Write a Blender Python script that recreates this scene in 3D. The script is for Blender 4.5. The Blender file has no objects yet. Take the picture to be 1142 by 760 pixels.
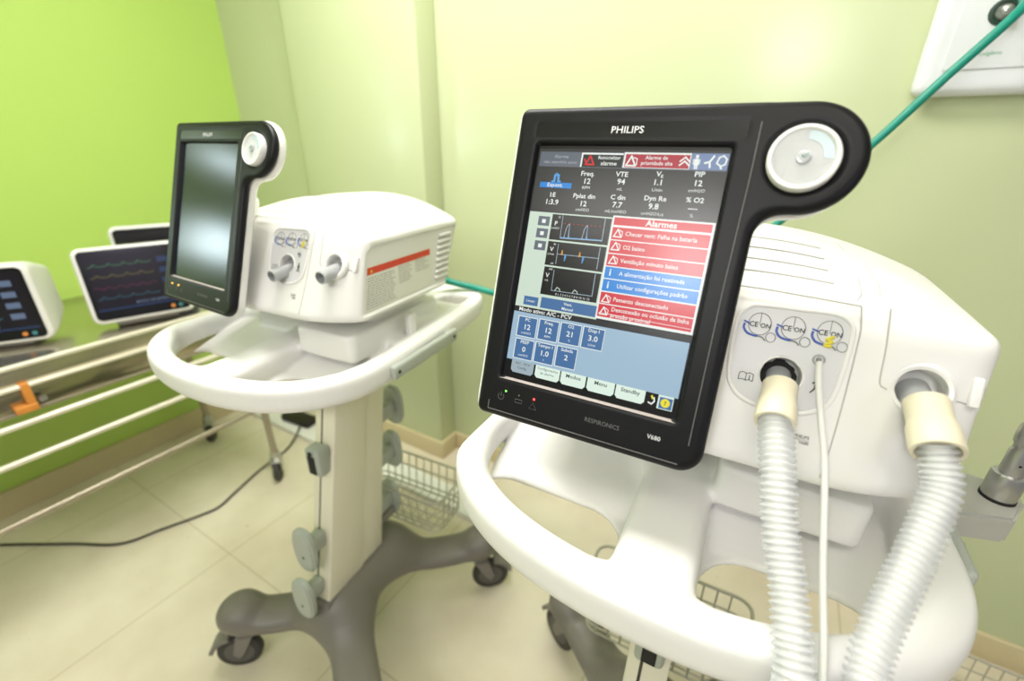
import bpy, bmesh, math
import numpy as np
from mathutils import Vector, Matrix
COL = bpy.context.scene.collection
SC = bpy.context.scene

# ------------------------------------------------------------------ materials
def lin(c):
    return tuple((v/12.92 if v <= .04045 else ((v+.055)/1.055)**2.4) for v in [x/255. for x in c])
def mat(name, rgb, rough=.5, metal=0., emit=None, es=1., noise=0., nscale=40., bump=0., trans=0., coat=0., alpha=1., ior=1.45, spec=.5):
    m = bpy.data.materials.new(name); m.use_nodes = True
    nt = m.node_tree; b = nt.nodes['Principled BSDF']
    c = lin(rgb)+(1,)
    b.inputs['Base Color'].default_value = c
    b.inputs['Roughness'].default_value = rough
    b.inputs['Metallic'].default_value = metal
    b.inputs['IOR'].default_value = ior
    b.inputs['Specular IOR Level'].default_value = spec
    b.inputs['Transmission Weight'].default_value = trans
    b.inputs['Coat Weight'].default_value = coat
    b.inputs['Coat Roughness'].default_value = .08
    b.inputs['Alpha'].default_value = alpha
    if emit:
        b.inputs['Emission Color'].default_value = lin(emit)+(1,)
        b.inputs['Emission Strength'].default_value = es
    if noise or bump:
        tc = nt.nodes.new('ShaderNodeTexCoord'); n = nt.nodes.new('ShaderNodeTexNoise')
        n.inputs['Scale'].default_value = nscale; n.inputs['Detail'].default_value = 3
        nt.links.new(tc.outputs['Object'], n.inputs['Vector'])
        if noise:
            r = nt.nodes.new('ShaderNodeMix'); r.data_type = 'RGBA'
            d = tuple(max(0, x*(1-noise)) for x in c[:3])+(1,); u = tuple(min(1, x*(1+noise)) for x in c[:3])+(1,)
            r.inputs['A'].default_value = d; r.inputs['B'].default_value = u
            nt.links.new(n.outputs['Fac'], r.inputs['Factor']); nt.links.new(r.outputs['Result'], b.inputs['Base Color'])
        if bump:
            bp = nt.nodes.new('ShaderNodeBump'); bp.inputs['Strength'].default_value = bump; bp.inputs['Distance'].default_value = .001
            nt.links.new(n.outputs['Fac'], bp.inputs['Height']); nt.links.new(bp.outputs['Normal'], b.inputs['Normal'])
    return m
M = {}
M['white'] = mat('white_plastic', (229,228,224), .32, noise=.015, nscale=12)
M['tray'] = mat('tray_plastic', (229,228,225), .36, noise=.015, nscale=10)
M['panel'] = mat('panel_grey_white', (205,205,205), .4, noise=.01)
M['seam'] = mat('seam_shadow_grey', (176,174,168), .6, noise=.02)
M['black'] = mat('black_plastic', (17,17,19), .42, noise=.06, nscale=300, bump=.12, spec=.28)
M['gloss'] = mat('glossy_black_strip', (18,19,20), .22, noise=.03)
M['cream'] = mat('cream_paint', (230,225,205), .45, noise=.02, nscale=8)
M['cream2'] = mat('cream_panel', (228,222,198), .42, noise=.02, nscale=8)
M['groove'] = mat('dark_groove', (70,62,50), .7, noise=.05)
M['base'] = mat('grey_base_plastic', (118,114,106), .42, noise=.04, nscale=20, bump=.05)
M['hook'] = mat('hook_grey_plastic', (172,178,168), .45, noise=.03, nscale=20)
M['tyre'] = mat('caster_rubber', (62,60,58), .6, noise=.08, nscale=60)
M['hub'] = mat('caster_grey', (128,124,118), .45, noise=.04)
M['wire'] = mat('basket_wire', (176,174,158), .35, metal=.3, noise=.03)
M['wiredark'] = mat('basket_dark_wire', (120,120,112), .35, metal=.6, noise=.03)
M['chrome'] = mat('brushed_metal', (190,190,186), .28, metal=.9, noise=.03, nscale=80)
M['steel'] = mat('stainless_steel', (200,195,180), .22, metal=.95, noise=.04, nscale=14)
M['steelmatte'] = mat('painted_tube', (232,226,205), .3, metal=.2, noise=.03, nscale=14)
M['steeldull'] = mat('dull_steel_tube', (170,160,140), .35, metal=.5, noise=.04, nscale=14)
M['arm'] = mat('grey_cast_metal', (178,178,170), .45, metal=.2, noise=.03)
M['dark'] = mat('dark_hole', (28,27,26), .7, noise=.03)
M['port'] = mat('port_grey', (176,178,180), .3, noise=.02, metal=.3)
M['cuff'] = mat('cream_rubber_cuff', (224,216,190), .5, noise=.03, nscale=30)
M['knobw'] = mat('knob_white', (236,236,232), .3, noise=.01)
M['knobc'] = mat('knob_centre', (247,249,250), .35, noise=.01)
M['knobb'] = mat('knob_blue_arc', (205,222,228), .35, noise=.01)
M['mint'] = mat('mint_mark', (120,170,150), .4, noise=.02)
M['blue'] = mat('ink_blue', (60,90,170), .5, noise=.02)
M['yellow'] = mat('ink_yellow', (214,200,60), .5, noise=.02)
M['ink'] = mat('ink_grey', (120,120,118), .5, noise=.02)
M['inkd'] = mat('ink_dark', (50,50,50), .5, noise=.02)
M['red'] = mat('label_red', (212,70,48), .45, noise=.03)
M['label'] = mat('label_pale', (226,226,216), .5, noise=.02)
M['teal'] = mat('teal_hose', (20,140,120), .35, noise=.05, nscale=30)
M['cord'] = mat('black_cord', (38,32,26), .5, noise=.05)
M['orange'] = mat('orange_latch', (214,140,60), .45, noise=.05)
M['plate'] = mat('white_wall_plate', (226,228,232), .35, noise=.01)
M['logo'] = mat('printed_white', (225,225,225), .5, noise=.01)
M['logodim'] = mat('printed_grey', (105,104,102), .5, noise=.01)
M['greenink'] = mat('printed_green', (110,180,140), .5, noise=.01)

def glowmat(name, rgb, s=1.):
    return mat(name, (6,6,6), .25, emit=rgb, es=s)
E = {}
for k, c in dict(dkgrey=(52,52,52), bar=(98,106,116), white=(235,240,235), pale=(205,222,205), black=(14,14,12), red=(208,42,55), dred=(176,52,66),
                 blue=(30,132,212), sq=(72,112,160), sky=(158,186,206), tab=(222,240,226), tabg=(160,176,184), dk=(40,40,40), cyan=(90,160,220), orange=(230,160,60),
                 reds=(220,40,50), yellow=(235,220,60), bluebar=(120,140,175), gtext=(170,175,180), dtext=(60,66,70), line=(170,190,200), bevel=(150,140,140)).items():
    E[k] = glowmat('display_'+k, c)

def floor_mat():
    m = mat('floor_beige_tile', (214,202,170), .22)
    nt = m.node_tree; b = nt.nodes['Principled BSDF']
    tc = nt.nodes.new('ShaderNodeTexCoord')
    n1 = nt.nodes.new('ShaderNodeTexNoise'); n1.inputs['Scale'].default_value = 3; n1.inputs['Detail'].default_value = 6
    n2 = nt.nodes.new('ShaderNodeTexNoise'); n2.inputs['Scale'].default_value = 55; n2.inputs['Detail'].default_value = 2
    nt.links.new(tc.outputs['Object'], n1.inputs['Vector']); nt.links.new(tc.outputs['Object'], n2.inputs['Vector'])
    r1 = nt.nodes.new('ShaderNodeValToRGB'); r1.color_ramp.elements[0].color = lin((214,204,180))+(1,); r1.color_ramp.elements[1].color = lin((232,224,202))+(1,)
    r1.color_ramp.elements[0].position = .35; r1.color_ramp.elements[1].position = .65
    nt.links.new(n1.outputs['Fac'], r1.inputs['Fac'])
    # sparse dirt specks
    r2 = nt.nodes.new('ShaderNodeValToRGB'); r2.color_ramp.elements[0].position = .20; r2.color_ramp.elements[0].color = (.35,.3,.22,1); r2.color_ramp.elements[1].position = .25; r2.color_ramp.elements[1].color = (1,1,1,1)
    nt.links.new(n2.outputs['Fac'], r2.inputs['Fac'])
    br = nt.nodes.new('ShaderNodeTexBrick'); br.offset = 0
    br.inputs['Color1'].default_value = (1,1,1,1); br.inputs['Color2'].default_value = (1,1,1,1); br.inputs['Mortar'].default_value = (.80,.77,.70,1)
    br.inputs['Scale'].default_value = 1; br.inputs['Mortar Size'].default_value = .0025; br.inputs['Brick Width'].default_value = .6; br.inputs['Row Height'].default_value = .6
    mp = nt.nodes.new('ShaderNodeMapping'); mp.inputs['Location'].default_value = (.2,.13,0)
    nt.links.new(tc.outputs['Object'], mp.inputs['Vector']); nt.links.new(mp.outputs['Vector'], br.inputs['Vector'])
    x = nt.nodes.new('ShaderNodeMix'); x.data_type = 'RGBA'; x.blend_type = 'MULTIPLY'; x.inputs['Factor'].default_value = 1
    y = nt.nodes.new('ShaderNodeMix'); y.data_type = 'RGBA'; y.blend_type = 'MULTIPLY'; y.inputs['Factor'].default_value = 1
    nt.links.new(r1.outputs['Color'], x.inputs['A']); nt.links.new(br.outputs['Color'], x.inputs['B'])
    nt.links.new(x.outputs['Result'], y.inputs['A']); nt.links.new(r2.outputs['Color'], y.inputs['B'])
    nt.links.new(y.outputs['Result'], b.inputs['Base Color'])
    return m
M['floor'] = floor_mat()
M['wall'] = mat('pale_green_gloss_paint', (201,209,168), .24, noise=.02, nscale=3, bump=.05)
M['lime'] = mat('lime_green_paint', (190,222,112), .35, noise=.02, nscale=3)
M['skirt'] = mat('beige_skirting', (214,200,160), .4, noise=.03, nscale=20)
M['ceil'] = mat('white_ceiling', (235,235,228), .8, noise=.01)
M['lamp'] = mat('lamp_diffuser', (255,250,235), .5, emit=(255,250,240), es=8.)
M['pane'] = mat('added_reflection_glow', (240,245,250), .5, emit=(225,245,250), es=26.)  # glow of the two boxes added for the screen reflections

def hose_mat():
    m = bpy.data.materials.new('clear_corrugated_plastic'); m.use_nodes = True
    nt = m.node_tree; b = nt.nodes['Principled BSDF']
    b.inputs['Base Color'].default_value = lin((246,249,252))+(1,)
    b.inputs['Roughness'].default_value = .22
    b.inputs['Transmission Weight'].default_value = .30
    b.inputs['IOR'].default_value = 1.2
    b.inputs['Alpha'].default_value = .55
    n = nt.nodes.new('ShaderNodeTexNoise'); n.inputs['Scale'].default_value = 60
    bp = nt.nodes.new('ShaderNodeBump'); bp.inputs['Strength'].default_value = .1; bp.inputs['Distance'].default_value = .001
    nt.links.new(n.outputs['Fac'], bp.inputs['Height']); nt.links.new(bp.outputs['Normal'], b.inputs['Normal'])
    return m
M['hose'] = hose_mat()
M['hosein'] = mat('milky_inner_tube', (240,236,228), .5, noise=.03, alpha=.75)
M['thin'] = mat('milky_sensor_tube', (232,232,226), .4, noise=.02, alpha=.85)

# ------------------------------------------------------------------ object helpers
def link(name, me, parent=None, loc=None):
    o = bpy.data.objects.new(name, me); COL.objects.link(o)
    if parent is not None: o.parent = parent
    if loc is not None: o.location = loc
    return o
def tag(o, label=None, cat=None, group=None, kind=None):
    if label: o['label'] = label
    if cat: o['category'] = cat
    if group: o['group'] = group
    if kind: o['kind'] = kind
    return o
def empty(name, label, cat, loc=(0,0,0), rz=0, group=None):
    o = bpy.data.objects.new(name, None); COL.objects.link(o); o.location = loc; o.rotation_euler = (0,0,rz); o.empty_display_size = .05
    return tag(o, label, cat, group)
class MB:
    """collects shapes of one object"""
    def __init__(s): s.v = []; s.f = []; s.mi = []; s.sm = []
    def add(s, v, f, mi=0, sm=False):
        o = len(s.v); s.v += [tuple(map(float, p)) for p in v]
        for q in f: s.f.append(tuple(i+o for i in q)); s.mi.append(mi); s.sm.append(sm)
        return s
    def box(s, lo, hi, mi=0, bev=0., mtx=None):
        bm = bmesh.new(); bmesh.ops.create_cube(bm, size=1)
        for v in bm.verts: v.co = Vector([lo[i]+(v.co[i]+.5)*(hi[i]-lo[i]) for i in range(3)])
        if bev: bmesh.ops.bevel(bm, geom=bm.edges[:], offset=bev, segments=3, affect='EDGES', profile=.5)
        return s.bm(bm, mi, bool(bev), mtx)
    def bm(s, bm, mi=0, sm=False, mtx=None):
        if mtx is not None: bmesh.ops.transform(bm, matrix=mtx, verts=bm.verts[:])
        bm.verts.index_update()
        v = [tuple(x.co) for x in bm.verts]; f = [tuple(x.index for x in g.verts) for g in bm.faces]; bm.free()
        return s.add(v, f, mi, sm)
    def tube(s, pts, r, mi=0, n=12, closed=False, caps=True, radii=None):
        P = [Vector(p) for p in pts]; N = len(P)
        T = []
        for i in range(N):
            a = P[(i-1) % N] if (closed or i > 0) else P[i]; b = P[(i+1) % N] if (closed or i < N-1) else P[i]
            t = (b-a); T.append(t.normalized() if t.length > 1e-9 else Vector((0,0,1)))
        u = T[0].orthogonal().normalized(); v = []; f = []
        for i in range(N):
            u = (u-T[i]*u.dot(T[i]))
            u = u.normalized() if u.length > 1e-6 else T[i].orthogonal().normalized()
            w = T[i].cross(u); rr = radii[i] if radii else r
            for k in range(n):
                a = 2*math.pi*k/n; v.append(P[i]+rr*(math.cos(a)*u+math.sin(a)*w))
        for i in range(N if closed else N-1):
            j = (i+1) % N
            for k in range(n): f.append((i*n+k, i*n+(k+1) % n, j*n+(k+1) % n, j*n+k))
        if caps and not closed:
            f.append(tuple(range(n))[::-1]); f.append(tuple((N-1)*n+k for k in range(n)))
        return s.add(v, f, mi, True)
    def lathe(s, prof, mtx=None, mi=0, n=32, cap=True):
        v = []; f = []; L = len(prof)
        for (r, z) in prof:
            for k in range(n):
                a = 2*math.pi*k/n; v.append(Vector((r*math.cos(a), r*math.sin(a), z)))
        for i in range(L-1):
            for k in range(n): f.append((i*n+k, i*n+(k+1) % n, (i+1)*n+(k+1) % n, (i+1)*n+k))
        if cap and prof[0][0] > 1e-6: f.append(tuple(range(n))[::-1])
        if cap and prof[-1][0] > 1e-6: f.append(tuple((L-1)*n+k for k in range(n)))
        if mtx is not None: v = [mtx @ p for p in v]
        return s.add(v, f, mi, True)
    def poly(s, pts, mi=0):
        return s.add(pts, [tuple(range(len(pts)))], mi)
    def build(s, name, mats, parent=None, loc=None):
        me = bpy.data.meshes.new(name); me.from_pydata(s.v, [], s.f)
        for m in (mats if isinstance(mats, (list, tuple)) else [mats]): me.materials.append(m)
        me.polygons.foreach_set('material_index', s.mi); me.polygons.foreach_set('use_smooth', s.sm); me.update()
        bm = bmesh.new(); bm.from_mesh(me); bmesh.ops.remove_doubles(bm, verts=bm.verts[:], dist=1e-6); bm.to_mesh(me); bm.free()
        try: me.set_sharp_from_angle(angle=math.radians(40))
        except Exception: pass
        return link(name, me, parent, loc)
def align(p, d):
    d = Vector(d).normalized(); return Matrix.Translation(Vector(p)) @ d.to_track_quat('Z', 'Y').to_matrix().to_4x4()
def catmull(pts, n=8, closed=False):
    P = [Vector(p) for p in pts]; N = len(P); out = []
    for i in range(N if closed else N-1):
        a, b, c, d = [P[j % N] if closed else P[min(max(j, 0), N-1)] for j in (i-1, i, i+1, i+2)]
        for k in range(n):
            t = k/n; out.append(.5*((2*b)+(c-a)*t+(2*a-5*b+4*c-d)*t*t+(3*b-a-3*c+d)*t**3))
    if not closed: out.append(P[-1])
    return out

# ---- signed-distance modelling: evaluate a field on a grid, extract a smooth surface (surface nets)
def surfnet(fn, lo, hi, h):
    lo = np.array(lo, float); hi = np.array(hi, float)
    n = np.ceil((hi-lo)/h).astype(int)+1
    ax = [lo[i]+h*np.arange(n[i]) for i in range(3)]
    D = fn(ax[0][:, None, None], ax[1][None, :, None], ax[2][None, None, :]).astype(np.float32)
    D = np.broadcast_to(D, tuple(n)).copy()
    D[0] = D[-1] = 1; D[:, 0] = D[:, -1] = 1; D[:, :, 0] = D[:, :, -1] = 1
    acc = np.zeros(tuple(n-1)+(3,), np.float32); cnt = np.zeros(tuple(n-1), np.float32)
    c = [D[i:n[0]-1+i, j:n[1]-1+j, k:n[2]-1+k] for i in (0,1) for j in (0,1) for k in (0,1)]
    off = [(i, j, k) for i in (0,1) for j in (0,1) for k in (0,1)]
    for a in range(8):
        for b in range(a+1, 8):
            d = np.array(off[b])-np.array(off[a])
            if abs(d).sum() != 1: continue
            m = (c[a] < 0) != (c[b] < 0)
            t = np.where(m, c[a]/np.where(m, c[a]-c[b], 1), 0)
            for q in range(3): acc[..., q] += np.where(m, off[a][q]+t*d[q], 0)
            cnt += m
    act = cnt > 0
    idx = -np.ones(act.shape, int); idx[act] = np.arange(act.sum())
    g = np.argwhere(act); V = (g+acc[act]/cnt[act][:, None])*h+lo
    F = []
    S = D < 0
    for q in range(3):
        s0 = [slice(None)]*3; s1 = [slice(None)]*3
        s0[q] = slice(0, n[q]-1); s1[q] = slice(1, n[q])
        A, B = S[tuple(s0)], S[tuple(s1)]
        e = np.argwhere(A != B)
        r, s = [(1,2),(2,0),(0,1)][q]
        e = e[(e[:, r] > 0) & (e[:, s] > 0) & (e[:, r] < n[r]-1) & (e[:, s] < n[s]-1)]
        def at(dr, ds):
            x = e.copy(); x[:, r] += dr; x[:, s] += ds; return idx[x[:, 0], x[:, 1], x[:, 2]]
        quad = np.stack([at(-1,-1), at(0,-1), at(0,0), at(-1,0)], 1)
        ins = A[e[:, 0], e[:, 1], e[:, 2]]
        quad[~ins] = quad[~ins][:, ::-1]
        F.append(quad)
    F = np.concatenate(F)
    # light smoothing
    E2 = np.concatenate([F[:, [0,1]], F[:, [1,2]], F[:, [2,3]], F[:, [3,0]]]); 
    deg = np.bincount(E2.ravel(), minlength=len(V))[:, None]
    for it in range(2):
        for lam in (.5, -.45):
            s = np.zeros_like(V)
            for q in range(3):
                s[:, q] = np.bincount(E2[:, 0], V[E2[:, 1], q], len(V))+np.bincount(E2[:, 1], V[E2[:, 0], q], len(V))
            V = V+lam*(s/np.maximum(deg, 1)-V)
    return V, F
def sdf_obj(name, fn, lo, hi, h, m, parent=None):
    V, F = surfnet(fn, lo, hi, h)
    me = bpy.data.meshes.new(name); me.from_pydata(V.tolist(), [], F.tolist()); me.materials.append(m)
    me.polygons.foreach_set('use_smooth', [True]*len(F)); me.update()
    return link(name, me, parent)
def smin(a, b, k):
    h = np.clip(.5+.5*(b-a)/k, 0, 1); return b*(1-h)+a*h-k*h*(1-h)
def smax(a, b, k): return -smin(-a, -b, k)
def box2(x, y, cx, cy, hx, hy, r=0.):
    qx = np.abs(x-cx)-hx+r; qy = np.abs(y-cy)-hy+r
    return np.sqrt(np.maximum(qx, 0)**2+np.maximum(qy, 0)**2)+np.minimum(np.maximum(qx, qy), 0)-r
def ext(d, z, z0, z1, r):
    """extrude a 2D distance between z0 and z1 with edge radius r"""
    w = np.abs(z-(z0+z1)/2)-(z1-z0)/2+r; d = d+r
    return np.sqrt(np.maximum(d, 0)**2+np.maximum(w, 0)**2)+np.minimum(np.maximum(d, w), 0)-r
def cap2(x, y, a, b, r):
    a = np.array(a, float); b = np.array(b, float); d = b-a
    t = np.clip(((x-a[0])*d[0]+(y-a[1])*d[1])/(d@d), 0, 1)
    return np.sqrt((x-a[0]-t*d[0])**2+(y-a[1]-t*d[1])**2)-r
def polyd(x, y, pts):
    x, y = np.broadcast_arrays(x, y); d = np.full(x.shape, 1e9); ins = np.zeros(x.shape, bool); N = len(pts)
    for i in range(N):
        ax_, ay = pts[i][0], pts[i][1]; bx, by = pts[(i+1) % N][0], pts[(i+1) % N][1]
        ex, ey = bx-ax_, by-ay; wx, wy = x-ax_, y-ay
        t = np.clip((wx*ex+wy*ey)/(ex*ex+ey*ey+1e-12), 0, 1)
        d = np.minimum(d, (wx-t*ex)**2+(wy-t*ey)**2)
        if abs(ey) > 1e-12:
            ins ^= ((ay > y) != (by > y)) & (x < ex*(y-ay)/ey+ax_)
    d = np.sqrt(d); return np.where(ins, -d, d)

# text -> (verts, faces) in the XY plane
_tc = {}
def text(mb, s, x, y, size, mi=0, z=0., align_='C', bold=0., sx=1., fn=None):
    key = (s, size, align_, bold)
    if key not in _tc:
        cu = bpy.data.curves.new('t', 'FONT'); cu.body = s; cu.size = size; cu.align_x = {'C':'CENTER','L':'LEFT','R':'RIGHT'}[align_]; cu.align_y = 'CENTER'
        cu.offset = bold*size; cu.resolution_u = 2; cu.fill_mode = 'BOTH'
        o = bpy.data.objects.new('t', cu); COL.objects.link(o)
        me = bpy.data.meshes.new_from_object(o.evaluated_get(bpy.context.evaluated_depsgraph_get()))
        _tc[key] = ([tuple(v.co) for v in me.vertices], [tuple(p.vertices) for p in me.polygons])
        bpy.data.objects.remove(o); bpy.data.curves.remove(cu); bpy.data.meshes.remove(me)
    v, f = _tc[key]
    pts = [(x+a*sx, y+b, z) for a, b, c in v]
    if fn: pts = [fn(*p) for p in pts]
    mb.add(pts, f, mi)

# ------------------------------------------------------------------ room
def plane(name, pts, m):
    o = MB().poly(pts).build(name, m); return tag(o, kind='structure')
XL, YB, ZC = -2.29, 1.36, 2.6
def slab(name, lo, hi, m, bev=0.):
    return tag(MB().box(lo, hi, 0, bev).build(name, m), kind='structure')
slab('floor', (XL-.1,-3.0,-.05), (2.6,YB+.1,0), M['floor'])
slab('wall_back', (XL-.1,YB,0), (2.6,YB+.1,ZC), M['wall'])
slab('wall_left', (XL-.1,-3.0,0), (XL,YB,ZC), M['lime'])
slab('ceiling', (XL-.1,-3.0,ZC), (2.6,YB+.1,ZC+.05), M['ceil'])
slab('wall_pilaster', (-1.735,1.262,0), (-1.10,YB,ZC), M['wall'], .006)
# skirting
slab('baseboard_back', (-1.10+.012,YB-.012,0), (2.6,YB,.085), M['skirt'], .003)
slab('baseboard_pilaster', (-1.747,1.25,0), (-1.088,YB,.085), M['skirt'], .003)
slab('baseboard_corner', (XL,YB-.012,0), (-1.747,YB,.085), M['skirt'], .003)
slab('baseboard_left', (XL,-3.0,0), (XL+.014,YB,.10), M['skirt'], .003)
slab('trim_1', (-2.2,1.015,0), (-.74,1.115,.028), mat('white_floor_strip', (240,240,232), .35, noise=.01), .004)
# two glowing boxes added out of view at left, for reflections in the dark screen
for nm, y0, y1, z0, z1, lb in (('a',-.42,-.20,1.27,1.42,'small added reflection light, lower of the two on the lime wall'),('b',-.26,-.12,1.66,1.74,'small added reflection light, upper of the two on the lime wall')):
    t = empty('added_reflection_lamp', lb, 'lamp', (XL,(y0+y1)/2,(z0+z1)/2)); hy, hz = (y1-y0)/2, (z1-z0)/2
    MB().box((0,-hy-.015,-hz-.015),(.03,hy+.015,hz+.015),0,.004).build('lamp_housing', M['white'], t)
    MB().box((.0302,-hy,-hz),(.036,hy,hz)).build('diffuser', M['pane'], t)
# ceiling lamps
def ceiling_lamp(x, y, sx, sy, where):
    t = empty('ceiling_lamp', where, 'lamp', (x,y,ZC), 0)
    MB().box((-sx/2-.02,-sy/2-.02,-.05),(sx/2+.02,sy/2+.02,-.002),0,.006).build('lamp_housing', M['white'], t)
    MB().box((-sx/2,-sy/2,-.058),(sx/2,sy/2,-.0505)).build('diffuser', M['lamp'], t)
ceiling_lamp(-.75,.60,1.0,.45,'white rectangular ceiling lamp nearest the lime green wall')
ceiling_lamp(.35,-.6,1.0,.45,'white rectangular ceiling lamp above the right ventilator')
ceiling_lamp(-.6,-2.0,1.2,.45,'white rectangular ceiling lamp farthest from the back wall')

t = empty('added_stand_lamp', 'round white fill lamp added on a stand, unseen behind the viewer', 'lamp', (-.15,-1.15,0))  # added behind the camera for the wall highlight and front fill
mb = MB(); mb.lathe([(.22,0),(.22,.02),(.03,.035),(.015,.05),(.012,1.75)], None, 0, 32); mb.tube([(0,0,1.74),(0,-.03,1.80),(0,-.02,1.86)], .012); mb.build('stand', M['chrome'], t)
mb = MB(); T = align((0,0,1.86),(0,1,-.16)); mb.lathe([(.05,-.06),(.13,-.03),(.165,.0),(.165,.02)], T); mb.build('lamp_head', M['white'], t)
mb = MB(); mb.lathe([(.155,.015),(.0001,.016)], T); mb.build('diffuser', M['lamp'], t)
t = empty('added_stand_lamp', 'square white lamp added on a stand, unseen, to the right of the viewer', 'lamp', (1.30,-.62,0))  # added out of view for a violet glow reflected in a monitor screen
mb = MB(); mb.lathe([(.20,0),(.20,.02),(.03,.035),(.015,.05),(.012,1.37)], None, 0, 32); mb.build('stand', M['chrome'], t)
T = align((0,0,1.45),(-.9,.39,-.2)); mb = MB(); mb.box((-.16,-.13,-.04),(.16,.13,.0),0,.01,T); mb.build('lamp_head', M['white'], t)
mb = MB(); mb.box((-.14,-.11,.0005),(.14,.11,.004),0,0,T); mb.build('diffuser', mat('added_violet_diffuser', (255,250,255), .5, emit=(236,226,255), es=14.), t)
# ------------------------------------------------------------------ ventilator body (unit frame: x right, y rear, z up)
def yfront(x, z):
    o = np.maximum(np.abs(x)-.1, 0)/.11
    return -.178+.45*(z-1.05)+np.maximum(.0416-(z-1.022)*.205, .004)*o*o
def ztop(x, y): return 1.158+(.045-.25*np.maximum(0., -y))*(1-(x/.21)**2)-.05*np.maximum(0., y-.1)
FD = Vector((0,-1,.45)).normalized()*1.0    # outward direction of the tilted front
def FS(x, z, off=0.):
    return Vector((x, float(yfront(np.float64(x), z))-off*.912, z+off*.41))
def TS(x, y, off=0.): return Vector((x, y, float(ztop(x, y))+off))
PA = (.0608, 1.108); PB = (.1615, 1.1155)
VENT = empty('ventilator', 'x', 'ventilator', (0,0,0))
def f_body(x, y, z):
    k = .016
    d = np.abs(x)-.2115+.05*np.maximum(0, z-1.14)
    d = smax(d, (z-ztop(x, y)), .008)
    d = smax(d, 1.022-z+.0*x, .010)
    d = smax(d, yfront(x, z)-y, k)
    d = smax(d, y-(.155+.42*(z-1.12)), k)
    # recesses round the two hose ports
    for (px, pz), r, dep in ((PA, .0165, .022), (PB, .017, .02)):
        py = float(yfront(np.float64(px), pz))
        # cylinder along the outward direction
        nx, ny, nz = 0, -.912, .41
        t = (y-py)*ny+(z-pz)*nz
        rr = np.sqrt(np.maximum((x-px)**2+(y-py)**2+(z-pz)**2-t*t, 0))-r
        d = np.maximum(d, -np.maximum(rr, -t-dep))
    # recessed frame on each side
    sd = box2(y, z, .004+.38*(z-1.09)+.0*x, 1.088, .134, .056, .012)
    sd2 = np.abs(x)
    d = np.maximum(d, -np.maximum(sd, .2070-sd2))
    return d*.8
housing = sdf_obj('housing', f_body, (-.225,-.235,1.005), (.225,.225,1.215), .0032, M['white'], VENT)

def surf_tube(mb, pts, r, F, off=0., mi=0, closed=False, n=8, seg=6):
    q = catmull([(a, b, 0) for a, b in pts], seg, closed)
    mb.tube([F(p.x, p.y, off) for p in q], r, mi, n, closed)
# connector panel: grey-white plaque with a raised rim
plq = [(.0165,1.151),(.0226,1.1605),(.0319,1.164),(.0612,1.165),(.0912,1.1655),(.1025,1.1612),(.1069,1.1523),(.1065,1.1292),(.1031,1.0996),(.0967,1.0883),(.082,1.0807),(.065,1.0782),(.0502,1.0789),(.0333,1.0832),(.0233,1.0914),(.0185,1.103),(.016,1.128)]
mb = MB()
outl = catmull([(a, b, 0) for a, b in plq], 4, True)
# annular fill around the hole of port A
cen = Vector((PA[0], PA[1], 0)); v = []; f = []; N = len(outl)
for i, p in enumerate(outl):
    a = (p-cen); u = a.normalized()
    for k in range(6):
        q = cen+u*(.0172)+(a-u*.0172)*(k/5); v.append(FS(q.x, q.y, .0007))
for i in range(N):
    for k in range(5): f.append((i*6+k, i*6+k+1, ((i+1) % N)*6+k+1, ((i+1) % N)*6+k))
mb.add(v, f, 0, True)
panel = mb.build('connector_panel', M['panel'], VENT)
mb = MB(); mb.tube([FS(p.x, p.y, .0006) for p in outl], .0021, 0, 8, True); mb.build('panel_rim', M['white'], panel)
# port rims and tubes
for (px, pz), r, nm in ((PA, .0172, 'inspiratory_port'), (PB, .0195, 'expiratory_port')):
    mb = MB(); m_ = align(FS(px, pz), (0,-.912,.41))
    if nm == 'expiratory_port':
        mb.lathe([(.017,-.004),(.0176,.0025),(.0205,.0032),(.0235,.001),(.0245,-.004)], m_, 0, 40, False)
    else: mb.lathe([(.0165,-.002),(.0168,.0016),(.0178,.002),(.0188,0)], m_, 0, 40, False)
    prt = mb.build(nm, M['white'], VENT)
    mb = MB(); mb.lathe([(.0162,-.021),(.0001,-.0208)], m_); mb.build('socket_floor', M['dark'], prt)
    a = FS(px, pz, -.018); dd = Vector((.0 if nm[0] == 'i' else .02,-.95,-.10)).normalized(); ro = .0105 if nm[0] == 'i' else .0118
    mb = MB(); mb.lathe([(ro,0),(ro,.012),(ro*.96,.044),(ro*.93,.051),(ro*.76,.0515),(ro*.70,.04),(.0001,.024)], align(a, dd)); mb.build('port_tube', M['port'], prt)
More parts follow.
